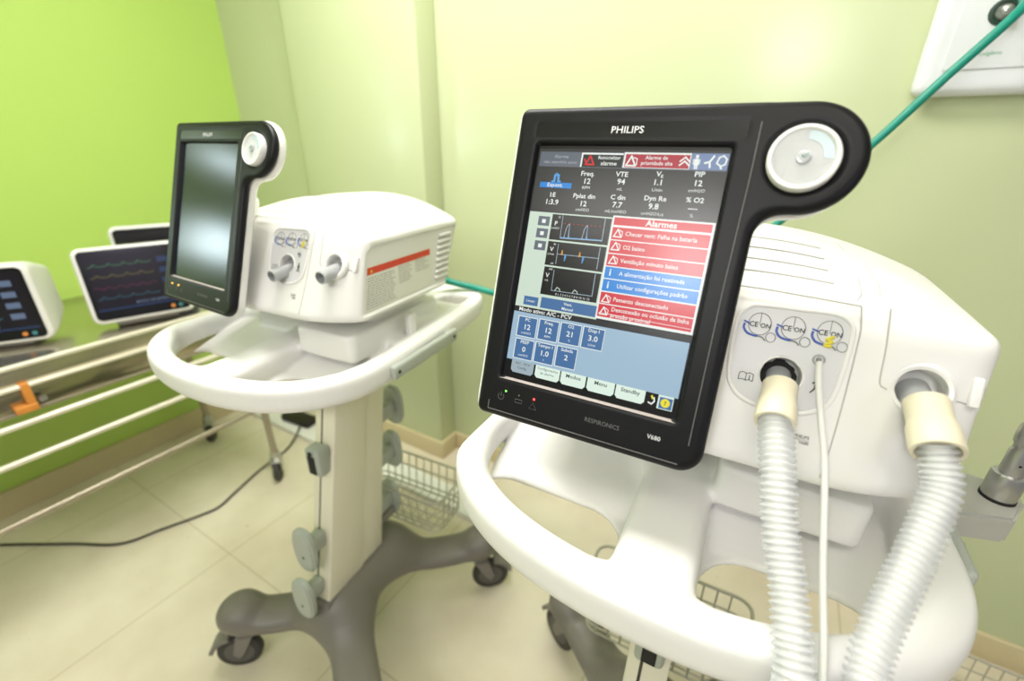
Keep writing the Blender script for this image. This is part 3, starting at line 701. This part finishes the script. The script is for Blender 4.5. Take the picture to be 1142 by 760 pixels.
def caster_mesh(x, y, ang, parent, brake=True, r=.056):
    T = Matrix.Translation((x,y,0)) @ Matrix.Rotation(ang, 4, 'Z')
    mb = MB(); mb.lathe([(.016,.155),(.018,.125),(.014,.116)], T)
    for s in (-1, 1):
        bm = bmesh.new(); P = [(-.018,.122),(.024,.122),(.042,.060),(.030,.044),(.016,.056)]
        lo = [bm.verts.new((px, s*.0165, pz)) for px, pz in P]; hi = [bm.verts.new((px, s*.0205, pz)) for px, pz in P]
        bm.faces.new(lo if s < 0 else lo[::-1]); bm.faces.new(hi[::-1] if s < 0 else hi)
        for i in range(5): bm.faces.new((lo[i], lo[(i+1) % 5], hi[(i+1) % 5], hi[i]))
        bmesh.ops.recalc_face_normals(bm, faces=bm.faces[:]); mb.bm(bm, 0, False, T)
    mb.box((-.02,-.0205,.116),(.022,.0205,.126),0,.003,T)
    fork = mb.build('caster', M['hub'], parent)
    ax = T @ Matrix.Translation((.030,0,r)) @ Matrix.Rotation(math.pi/2, 4, 'X')
    mb = MB(); mb.lathe([(.034,-.012),(.048,-.0125),(r-.003,-.011),(r,-.006),(r,.006),(r-.003,.011),(.048,.0125),(.034,.012)], ax, 0, 40)
    mb.lathe([(.0001,-.0145),(.010,-.0145),(.012,-.009),(.034,-.0095),(.037,-.0122)], ax, 1, 32); mb.lathe([(.037,.0122),(.034,.0095),(.012,.009),(.010,.0145),(.0001,.0145)], ax, 1, 32)
    mb.build('wheel', [M['tyre'], mat('wheel_hub', (96,94,90), .5) if 'wh' not in M else M['wh']], fork)
    if brake:
        mb = MB(); bm = bmesh.new()
        n = 8; vs = []
        for i in range(n+1):
            a = math.radians(18+i*62/n); R0, R1 = r+.003, r+.014
            for rr in (R0, R1):
                for s in (-.021,.021): vs.append(bm.verts.new((.030+rr*math.cos(a)*1.0, s, r+rr*math.sin(a))))
        for i in range(n):
            a, b = vs[4*i:4*i+4], vs[4*i+4:4*i+8]
            bm.faces.new((a[0],a[1],b[1],b[0])); bm.faces.new((a[3],a[2],b[2],b[3])); bm.faces.new((a[1],a[3],b[3],b[1])); bm.faces.new((a[2],a[0],b[0],b[2]))
        bm.faces.new((vs[0],vs[2],vs[3],vs[1])); bm.faces.new((vs[-4],vs[-3],vs[-1],vs[-2]))
        bmesh.ops.recalc_face_normals(bm, faces=bm.faces[:]); mb.bm(bm, 0, False, T); mb.build('brake_pedal', M['hub'], fork)
M['wh'] = mat('wheel_hub_grey', (92,90,86), .5, noise=.03)
for (ex, ey), a in zip(ENDS, (-2.5,-.4,.6,2.6)): caster_mesh(ex, ey, a, CART)
# hooks: oval paddles on stems
def hook(z, side_, off, tall=.088, w_=.042, x=0., lean=0.):
    y0 = yf(z) if side_ < 0 else yr(z)
    y1 = y0+side_*off
    mb = MB()
    mb.box((x-.014, min(y0, y1)-.001, z-.020), (x+.014, max(y0, y1)+.001, z+.020), 0, .006)
    bm = bmesh.new(); n = 28; P = []
    for k in range(n):
        a = 2*math.pi*k/n; cx_ = math.cos(a); sz = math.sin(a)
        P.append((x+w_/2*abs(cx_)**.75*math.copysign(1, cx_), z+tall/2*abs(sz)**.8*math.copysign(1, sz)))
    lo = [bm.verts.new((p[0], y1-.009, p[1])) for p in P]; hi = [bm.verts.new((p[0], y1+.009, p[1])) for p in P]
    fa = bm.faces.new(lo); fb = bm.faces.new(hi[::-1])
    for i in range(n): bm.faces.new((lo[i], hi[i], hi[(i+1) % n], lo[(i+1) % n]))
    bmesh.ops.recalc_face_normals(bm, faces=bm.faces[:])
    bmesh.ops.bevel(bm, geom=[e for e in bm.edges if len(e.link_faces) == 2 and (e.link_faces[0].calc_area() > .001 or e.link_faces[1].calc_area() > .001)], offset=.004, segments=3, affect='EDGES')
    mb.bm(bm, 0, True)
    yy = y1+side_*.0093
    mb.lathe([(.0034,0),(.0034,.0006),(.0001,.0008)], align((x, yy, z-.016), (0,side_,0)), 1, 12)
    return mb.build('cable_hook', [M['hook'], M['dark']], CART)
hook(.452,-1,.048,.122,.062); hook(.328,-1,.048,.116,.062)
hook(.655,1,.066,.116,.060,.006); hook(.525,1,.066,.116,.060,.004); hook(.375,1,.066,.116,.060)
# wedge clip and screw plate near the top
mb = MB(); z = .65; y0 = yf(z)
mb.box((-.021,y0-.034,z-.036),(.021,y0+.002,z+.036),0,.008); mb.box((-.010,y0-.0352,z-.028),(.010,y0-.0335,z+.020),1,.002)
mb.lathe([(.006,0),(.006,.0014),(.0001,.0016)], align((0,y0-.035,z+.027),(0,-1,0)),1,14)
mb.build('accessory_clip', [M['hook'], M['dark']], CART)
# accessory rail on the right side of the tray
mb = MB(); mb.box((.246,-.135,.917),(.258,.072,.945),0,.0055)
for y_ in (-.122,.058): mb.lathe([(.0038,0),(.0038,.0006),(.0001,.0008)], align((.2582,y_,.931),(1,0,0)),1,12); mb.box((.232,y_-.01,.921),(.248,y_+.01,.941),0,.003)
mb.build('accessory_rail', [M['hook'], M['dark']], CART)
# small upright bracket between machine and rim
mb = MB(); mb.box((.186,-.010,.94),(.200,.012,.99),0,.004); mb.build('tray_bracket', M['tray'], CART)
# wire basket behind the column
def basket(parent, x0, x1, y0, y1, zb, zt, m, r=.0018, step=.026, flare=.012, name='wire_basket'):
    mb = MB()
    def ring(z, g):
        c = .03; a0, a1, b0, b1 = x0-g, x1+g, y0-g, y1+g; pts = []
        for cx_, cy, s0 in ((a1-c,b0+c,-90),(a1-c,b1-c,0),(a0+c,b1-c,90),(a0+c,b0+c,180)):
            for k in range(5): a = math.radians(s0+k*22.5); pts.append((cx_+c*math.cos(a), cy+c*math.sin(a), z))
        return pts
    for z, g, rr in ((zt,flare,r*1.5),((zt+zb)/2+.015,flare*.5,r),(zb+.02,.1*flare,r),(zb,0,r*1.1)): mb.tube(ring(z, g), rr, 0, 7, True)
    nx = int((x1-x0)/step)
    for k in range(1, nx): 
        x = x0+(x1-x0)*k/nx; mb.tube([(x,y0-flare,zt),(x,y0,zb),(x,y1,zb),(x,y1+flare,zt)], r*.8, 0, 6)
    ny = int((y1-y0)/step)
    for k in range(1, ny):
        y = y0+(y1-y0)*k/ny; mb.tube([(x0-flare,y,zt),(x0,y,zb),(x1,y,zb),(x1+flare,y,zt)], r*.8, 0, 6)
    return mb.build(name, m, parent)
basket(CART, -.155, .155, .085, .215, .295, .410, M['wire'], .0024)
mb = MB(); mb.box((-.02,.0,.33),(.02,.09,.35),0,.004); mb.build('basket_bracket', M['hub'], CART)

# ------------------------------------------------------------------ place the two units
QL = ((-.79451,.60228,0), .09107); QR = ((-.03922,.58822,0), .04357)
def tree(o, parent=None):
    c = o.copy(); COL.objects.link(c)
    c.parent = parent
    for ch in list(o.children): tree(ch, c)
    return c
VL = tree(VENT); CL = tree(CART)
for (v_, c_), (loc, rz) in (((VENT, CART), QR), ((VL, CL), QL)):
    for o in (v_, c_): o.location = loc; o.rotation_euler = (0,0,rz)
tag(VENT, 'white ventilator with lit screen of red alarms, two breathing tubes in its ports', 'ventilator')
tag(VL, 'white ventilator with dark switched-off screen and open ports, red-banded side label showing', 'ventilator')
tag(CART, 'white handled cart carrying the ventilator with the lit screen', 'cart')
tag(CL, 'white handled cart on grey casters under the ventilator with the dark screen', 'cart')
shR = [o for o in VENT.children if o.name.startswith('display_shell')][0]; shL = [o for o in VL.children if o.name.startswith('display_shell')][0]
off = Vector((0,0,0))
shR.matrix_local = frame_matrix((-.1067,-.1790,1.1868), .0016, .322)
shL.matrix_local = frame_matrix((-.1059,-.1740,1.1855), -.0996, .327)
sR = finish_screen(scr, ML, shR); sR['label'] = 'lit touch screen with red and blue alarm list'
mb = MB(); mb.poly([S(0,100), S(100,100), S(100,0), S(0,0)]); sL = finish_screen(mb, M['dead'], shL); sL['label'] = 'dark glossy switched-off screen'
for u, v_, g, r, l, sh in ((4.9,106.2,'green',.0011,'green indicator light',shR),(13.7,106.6,'dim',.0008,'unlit indicator light',shR),(23.4,106.5,'red',.0013,'red indicator light',shR),
                           (4.9,106.4,'orange',.0014,'amber indicator light',shL),(17.5,106.4,'orange',.0014,'amber indicator light',shL)):
    o = led(u, v_, G[g], r, l); o.parent = sh

# ------------------------------------------------------------------ things on the right unit (built in its frame, placed in world)
MR = Matrix.Translation(QR[0]) @ Matrix.Rotation(QR[1], 4, 'Z')
def place(o): o.matrix_world = MR; return o
def corr(mb, pts, r0, r1, pitch, mi_=0, n=18):
    q = catmull(pts, 60); L = [0]
    for a, b in zip(q, q[1:]): L.append(L[-1]+(b-a).length)
    tot = L[-1]; out = []; rad = []; st = pitch/6; s = 0; i = 0
    while s < tot:
        while i < len(L)-2 and L[i+1] < s: i += 1
        t = (s-L[i])/max(L[i+1]-L[i], 1e-9); out.append(q[i].lerp(q[i+1], t)); c = .5+.5*math.cos(2*math.pi*s/pitch); rad.append(r0+(r1-r0)*c**.8); s += st
    mb.tube(out, r0, mi_, n, False, False, rad); return out
def breathing(name, label, cuff, path, rr=1.):
    t = empty(name, label, 'breathing tube', QR[0], QR[1], 'clear corrugated tubes of the right ventilator')
    a, b = Vector(cuff[0]), Vector(cuff[1]); d = b-a; l = d.length
    mb = MB(); mb.lathe([(.0119*rr,0),(.0142*rr,.001),(.0142*rr,l*.45),(.0146*rr,l*.5),(.0156*rr,l*.56),(.0160*rr,l*.94),(.0155*rr,l),(.0130*rr,l),(.0125*rr,l*.8)], align(a, d)); mb.build('rubber_cuff', M['cuff'], t)
    tr = .93 if rr < 1 else .90; mb = MB(); corr(mb, [a+d*.86]+path, .0112*tr, .0150*tr, .0052); mb.build('corrugated_tube', M['hose'], t)
    mb = MB(); q = catmull([a+d*.86]+path, 10); mb.tube(q, .0082*tr, 0, 14, False, False); mb.build('tube_core', M['hosein'], t)
    return t
def atd(u, v_, t):   # a point seen at this pixel, at a chosen distance from the camera, in the unit's frame
    return None
breathing('breathing_tube', 'clear corrugated breathing tube, left one, hanging from the port under the pictograms',
          ((.0610,-.166,1.105),(.0600,-.206,1.088)), [(.0675,-.234,1.064),(.0760,-.262,1.031),(.0865,-.288,1.003),(.0935,-.312,.982),(.0995,-.335,.955),(.099,-.346,.90),(.093,-.347,.80),(.083,-.335,.70),(.070,-.31,.60)], .99)
breathing('breathing_tube', 'clear corrugated breathing tube, rightmost, curving down from the large right-hand port',
          ((.1630,-.156,1.1125),(.1670,-.198,1.092)), [(.1730,-.208,1.071),(.168,-.228,1.047),(.159,-.252,1.023),(.148,-.280,1.000),(.1395,-.307,.980),(.138,-.333,.960),(.141,-.352,.92),(.147,-.360,.86),(.155,-.360,.78),(.162,-.35,.68),(.168,-.33,.60)], 1.06)
mb = MB(); q = catmull([(.0868,-.150,1.1268),(.0880,-.166,1.115),(.096,-.182,1.085),(.1040,-.202,1.056),(.113,-.254,.997),(.119,-.310,.955),(.122,-.338,.91),(.124,-.345,.80),(.12,-.33,.66)], 8)
mb.tube(q, .0027, 0, 12); t = place(mb.build('pressure_line', M['thin'])); tag(t, 'thin milky pressure line hanging straight between the two corrugated tubes', 'tube')
# support arm clamped to the right tray rail
ARM = empty('support_arm', 'grey metal hinge arm with chrome post at right edge, clamped to the cart rail', 'support arm', QR[0], QR[1])
mb = MB(); bm = bmesh.new(); P = [(.246,.012),(.268,.030),(.300,.022),(.326,-.006),(.304,-.048),(.262,-.060),(.246,-.060)]
lo = [bm.verts.new((a, b, .925)) for a, b in P]; hi = [bm.verts.new((a, b, .957)) for a, b in P]
bm.faces.new(lo[::-1]); bm.faces.new(hi); n = len(P)
for i in range(n): bm.faces.new((lo[i], lo[(i+1) % n], hi[(i+1) % n], hi[i]))
bmesh.ops.recalc_face_normals(bm, faces=bm.faces[:]); bmesh.ops.bevel(bm, geom=bm.edges[:], offset=.003, segments=2, affect='EDGES'); mb.bm(bm, 0, False)
mb.build('arm_block', M['arm'], ARM)
mb = MB(); mb.lathe([(.0150,.957),(.0150,.960)], Matrix.Translation((.300,-.012,0)), 1); mb.lathe([(.0142,.960),(.0146,.962),(.0146,.986),(.0136,.989),(.0100,.990)], Matrix.Translation((.300,-.012,0)), 0)
mb.lathe([(.0098,.990),(.0098,1.016),(.0085,1.019),(.0085,1.024),(.0105,1.027),(.0112,1.036),(.0105,1.046),(.0080,1.052),(.0065,1.058),(.0065,1.14),(.0001,1.141)], Matrix.Translation((.300,-.012,0)), 0)
mb.lathe([(.0014,0),(.0001,.0003)], align((.2995,-.0219,1.004),(0,-1,0)), 1, 10)
mb.build('post', [M['chrome'], M['dark']], ARM)
mb = MB(); mb.lathe([(.0001,-.004),(.010,-.004),(.012,0),(.012,.012),(.010,.015),(.0001,.016)], align((.248,-.078,.926),(.9,-.35,0)),0,24); mb.build('clamp_knob', M['chrome'], ARM)

# ------------------------------------------------------------------ wall outlet panel, teal hose
OP = empty('gas_outlet_panel', 'white rounded gas outlet panel on the back wall, top right corner', 'wall panel', (-.014,YB,1.388))
def f_pan(x, y, z): return ext(box2(x, z, .56, .36, .375, .36, .03), y, -.045, .02, .018)
o = sdf_obj('panel_body', lambda x, y, z: ext(box2(x, z, .56, .355, .375, .345, .02), y, -.040, .0, .018)*.9, (.17,-.055,-.01), (.95,.01,.72), .006, M['plate'], OP)
mb = MB(); mb.box((.222,-.0425,.055),(.92,-.0402,.68),0,.001); mb.build('cover_plate', M['plate'], OP)
mb = MB(); T = align((.283,-.043,.145),(0,-1,0)); mb.lathe([(.0215,0),(.0205,.004),(.0165,.005),(.0135,.003)], T, 0, 32); mb.lathe([(.0135,.003),(.0125,.007),(.0095,.011),(.0085,.018),(.0045,.020),(.0001,.020)], T, 1, 28)
mb.build('gas_outlet', [mat('dark_green_ring', (34,60,48), .4, noise=.03), M['chrome']], OP)
mb = MB(); text(mb, 'oxigênio', .2855, .080, .0095, 0, 0, fn=lambda a, b, c: (a, -.0428, b)); mb.build('outlet_lettering', M['greenink'], OP)
mb = MB(); q = catmull([(.283,1.284,1.545),(.27,1.235,1.515),(.20,1.215,1.420),(.116,1.2,1.302),(-.013,1.18,1.141),(-.15,1.13,1.02),(-.32,1.0,.955),(-.45,.93,.945),(-.55,.91,.955),(-.63,.90,.965),(-.72,.87,.985),(-.775,.79,1.06)], 8)
mb.tube(q, .0082, 0, 12); tag(mb.build('oxygen_hose', M['teal']), 'teal gas hose running from the wall outlet down behind the lit screen', 'hose')

# basket standing by the wall, bottom right
o = basket(None, 0, .50, 0, .235, .0, .105, M['wire'], .002, .026, .012, 'wire_basket')
e = tag(o, 'grey wire basket on the floor in front of the back wall, bottom right corner', 'basket'); o.location = (.45,.98,.004)

# ------------------------------------------------------------------ stainless trolley with monitors, left
TR = empty('stainless_trolley', 'stainless steel trolley with side rails and casters along the lime green wall', 'trolley', (-1.60,.80,0), 0)
Y0, Y1 = -1.25, .02      # along y, relative to the empty
mb = MB(); mb.box((-.60,Y0,.752),(-.015,Y1,.770),0,.002); mb.build('table_top', M['steel'], TR)
mb = MB(); mb.box((-.010,Y0,.767),(.006,Y1,.779),0,.004); mb.box((-.016,Y0,.722),(-.006,Y1,.768),1,.001); mb.box((-.012,Y0,.712),(.006,Y1,.723),0,.004); mb.build('top_rail', [M['steelmatte'], M['steel']], TR)
mb = MB(); mb.box((-.022,Y0,.648),(-.012,Y1,.713),0,.001); mb.build('apron', mat('apron_steel', (176,170,150), .12, metal=.95, noise=.05, nscale=6), TR)
mb = MB(); mb.box((-.024,Y0,.640),(-.010,Y1,.649),0,.001); mb.build('apron_edge', M['steeldull'], TR)
for z, r, m in ((.618,.0085,'steelmatte'),(.520,.0085,'steelmatte'),(.352,.0095,'steeldull')):
    mb = MB(); mb.tube([(0,Y0,z),(0,Y1-.01,z)], r, 0, 14); mb.build('side_rail', M[m], TR)
for x, y in ((-.004,Y1-.02),(-.52,Y1-.02),(-.004,Y0+.1),(-.52,Y0+.1)):
    mb = MB(); mb.tube([(x,y,.10),(x,y,.755)], .0125, 0, 14); lg = mb.build('leg', M['steeldull'], TR)
    T = Matrix.Translation((x,y,0)) @ Matrix.Rotation(-.75, 4, 'Z')
    mb = MB(); mb.lathe([(.018,.135),(.019,.108),(.024,.106),(.024,.096)], T); mb.box((-.018,-.020,.045),(.022,-.016,.100),0,.002,T); mb.box((-.018,.016,.045),(.022,.020,.100),0,.002,T); mb.box((-.020,-.020,.092),(.030,.020,.100),0,.003,T)
    mb.build('caster_fork', M['chrome'], lg)
    ax = T @ Matrix.Translation((.006,0,.047)) @ Matrix.Rotation(math.pi/2, 4, 'X')
    mb = MB(); mb.lathe([(.0001,-.014),(.012,-.014),(.014,-.010),(.036,-.011),(.044,-.010),(.047,-.005),(.047,.005),(.044,.010),(.036,.011),(.014,.010),(.012,.014),(.0001,.014)], ax); mb.build('wheel', M['tyre'], lg)
mb = MB(); mb.box((-.012,0,.0),(.006,.018,.066),0,.003); mb.box((-.016,-.026,-.012),(.010,.018,.008),0,.003); mb.lathe([(.008,0),(.008,.012),(.0001,.013)], align((.004,.030,.015),(1,0,0)),1,14)
o = mb.build('latch', [M['orange'], M['chrome']], TR); o.location = (.001,-.580,.660)
# monitors
MS = dict(scr=mat('monitor_screen', (24,20,30), .27, noise=.02))
def monitor(loc, rz, tilt, w, h, dep, label, kind):
    t = empty('patient_monitor', label, 'monitor', loc, rz); t.rotation_euler = (-tilt,0,rz)
    R = Matrix.Rotation(-tilt, 4, 'X')      # screen faces -y
    o = sdf_obj('casing', lambda x, y, z: smax(ext(box2(x, z, 0, h/2, w/2, h/2, .030), y, -.02, dep, .012), (box2(x, z, 0, h/2, w/2-.10*np.maximum(y-.01,0), h/2-.30*np.maximum(y-.01,0), .02)), .01)*.9, (-w/2-.01,-.03,-.01), (w/2+.01,dep+.01,h+.01), .0045, M['white'], t)
    mb = MB()
    def rr(x0, z0, x1, z1, r, y, mi_):
        pts = []
        for cx_, cz, s0 in ((x1-r,z0+r,-90),(x1-r,z1-r,0),(x0+r,z1-r,90),(x0+r,z0+r,180)):
            for k in range(6): a = math.radians(s0+k*18); pts.append((cx_+r*math.cos(a), y, cz+r*math.sin(a)))
        mb.poly(pts, mi_)
    rr(-w/2+.014,.014,w/2-.014,h-.012,.014,-.0205,0)
    b = mb.build('bezel', M['gloss'], t); b.data.materials.append(M['gloss'])
    mb = MB(); sx0, sx1, sz0, sz1 = -w/2+.024, w/2-.024, .042, h-.022
    mb.poly([(sx0,-.0210,sz0),(sx1,-.0210,sz0),(sx1,-.0210,sz1),(sx0,-.0210,sz1)], 0)
    def ln(pts, mi_, wd=.0010):
        for a, c in zip(pts, pts[1:]):
            a = Vector((a[0],-.0214,a[1])); c = Vector((c[0],-.0214,c[1])); d = (c-a).normalized(); n = Vector((-d.z,0,d.x))*wd
            mb.poly([a-n, c-n, c+n, a+n], mi_)
    rnd = random.Random(kind)
    cols = [1,2,3,4]
    W2 = sx1-sx0; H2 = sz1-sz0
    for k in range(4):
        zc = sz0+H2*(.78-.19*k); pts = []
        for i in range(40):
            x = sx0+W2*(.03+.70*i/39); pts.append((x, zc+(.008*math.exp(-((i % 9)-4)**2/1.2) if k != 2 else .004*math.sin(i*.9))))
        ln(pts, cols[k], .0006 if kind == 2 else .0009)
        x = sx0+W2*.80
        mb.poly([(x,-.0214,zc-.004),(x+W2*.12,-.0214,zc-.004),(x+W2*.12,-.0214,zc+.012),(x,-.0214,zc+.012)], 5 if kind == 1 else 6)
    mb.poly([(sx0,-.0213,sz0),(sx1,-.0213,sz0),(sx1,-.0213,sz0+.006),(sx0,-.0213,sz0+.006)], 6)
    text(mb, 'MODO DE ESPERA' if kind == 2 else 'ECG II', sx0+W2*.62, sz0+.014, .010, 5, 0, bold=.02, fn=lambda a, b_, c: (a, -.0215, b_))
    mb.build('screen', [MS['scr'], glowmat('trace_green', (90,170,110), .7), glowmat('trace_yellow', (170,160,70), .6), glowmat('trace_red', (150,60,90), .6), glowmat('trace_cyan', (70,150,170), .6), glowmat('tile_blue', (130,150,180), .55), glowmat('tile_dim', (50,70,110), .6)], t)
    for i, (dx, c) in enumerate(((-.030,'o'),(-.012,'c'))):
        mb = MB(); mb.lathe([(.0058,0),(.0058,.0012),(.0001,.0016)], align((w/2-.060+i*.020,-.0206,.028),(0,-1,0)),0,18); mb.build('round_button', glowmat('button_orange', (235,150,70), .9) if c == 'o' else glowmat('button_cyan', (80,150,150), .8), t)
    mb = MB(); mb.box((-w*.3,.0,-.010),(w*.3,dep*.8,.012),0,.004); mb.build('foot', M['hub'], t)
    return t
ztb = .782
m1 = monitor((-1.80,.235,ztb), math.radians(58), 0, .290, .224, .14, 'white patient monitor with coloured traces, leftmost on the trolley', 1)
m2 = monitor((-1.675,.56,ztb+.005), math.radians(70), .14, .262, .232, .05, 'white patient monitor with a violet-lit screen, beside the dark ventilator screen', 2)
m3 = monitor((-1.86,.70,ztb+.0), math.radians(66), .05, .22, .262, .05, 'white patient monitor mostly hidden, its top edge showing behind another monitor', 3)

# black power cord and adapter on the floor
mb = MB(); q = catmull([(-2.20,.02,.006),(-2.10,.085,.006),(-1.90,.210,.006),(-1.76,.295,.006),(-1.71,.400,.006),(-1.66,.510,.006),(-1.645,.57,.006),(-1.67,.645,.006),(-1.715,.780,.006),(-1.745,.93,.008),(-1.80,1.04,.038),(-1.86,1.10,.050)], 8)
mb.tube(q, .0042, 0, 10); tag(mb.build('cable', M['cord']), 'black power cord winding over the floor to the white strip', 'cable')
mb = MB(); mb.box((-.09,-.035,.0),(.09,.035,.035),0,.006); o = mb.build('power_adapter', M['cord']); o.location = (-1.86,1.085,.0285); o.rotation_euler = (0,0,.1); tag(o, 'black power adapter lying on the white floor strip below the tray of the dark ventilator', 'adapter')

# ------------------------------------------------------------------ light, camera
wd = bpy.data.worlds.new('World'); SC.world = wd; wd.use_nodes = True
bg = wd.node_tree.nodes['Background']; bg.inputs['Color'].default_value = (.97,.98,1.0,1); bg.inputs['Strength'].default_value = .25
def area(x, y, sx, sy, e, c=(1,.985,.985)):
    l = bpy.data.lights.new('ceiling_light', 'AREA'); l.shape = 'RECTANGLE'; l.size = sx; l.size_y = sy; l.energy = e; l.color = c
    o = bpy.data.objects.new('ceiling_light', l); COL.objects.link(o); o.location = (x,y,ZC-.065); return o
area(-.75,.60,1.0,.45,25); area(.35,-.6,1.0,.45,2.5); area(-.6,-2.0,1.2,.45,9)
l = bpy.data.lights.new('added_fill_light', 'AREA'); l.shape = 'DISK'; l.size = .3; l.energy = 8; l.color = (1,1,1)  # added area light at the unseen stand lamp, for wall highlight and fill
o = bpy.data.objects.new('added_fill_light', l); COL.objects.link(o); o.matrix_world = align((-.15,-1.12,1.855),(0,-1,.16))
cam = bpy.data.cameras.new('camera'); co = bpy.data.objects.new('camera', cam); COL.objects.link(co)
f_px, pitch, yaw, roll = 498.3656, .41187, .531768, .009246
F = Vector((-math.sin(yaw), math.cos(yaw), 0)); Rr = Vector((math.cos(yaw), math.sin(yaw), 0)); Zv = Vector((0,0,1))
D = math.cos(pitch)*F-math.sin(pitch)*Zv; U = math.sin(pitch)*F+math.cos(pitch)*Zv
R2 = math.cos(roll)*Rr+math.sin(roll)*U; U2 = -math.sin(roll)*Rr+math.cos(roll)*U
m = Matrix((R2, U2, -D)).transposed().to_4x4(); m.translation = (0,0,1.3); co.matrix_world = m
cam.sensor_width = 36; cam.lens = 36*f_px/1142; cam.clip_start = .02
cam.dof.use_dof = True; cam.dof.focus_distance = .50; cam.dof.aperture_fstop = 2.7
SC.camera = co
SC.view_settings.view_transform = 'Standard'; SC.view_settings.look = 'None'; SC.view_settings.gamma = 1; SC.view_settings.exposure = 0.0; SC.view_settings.use_curve_mapping = False
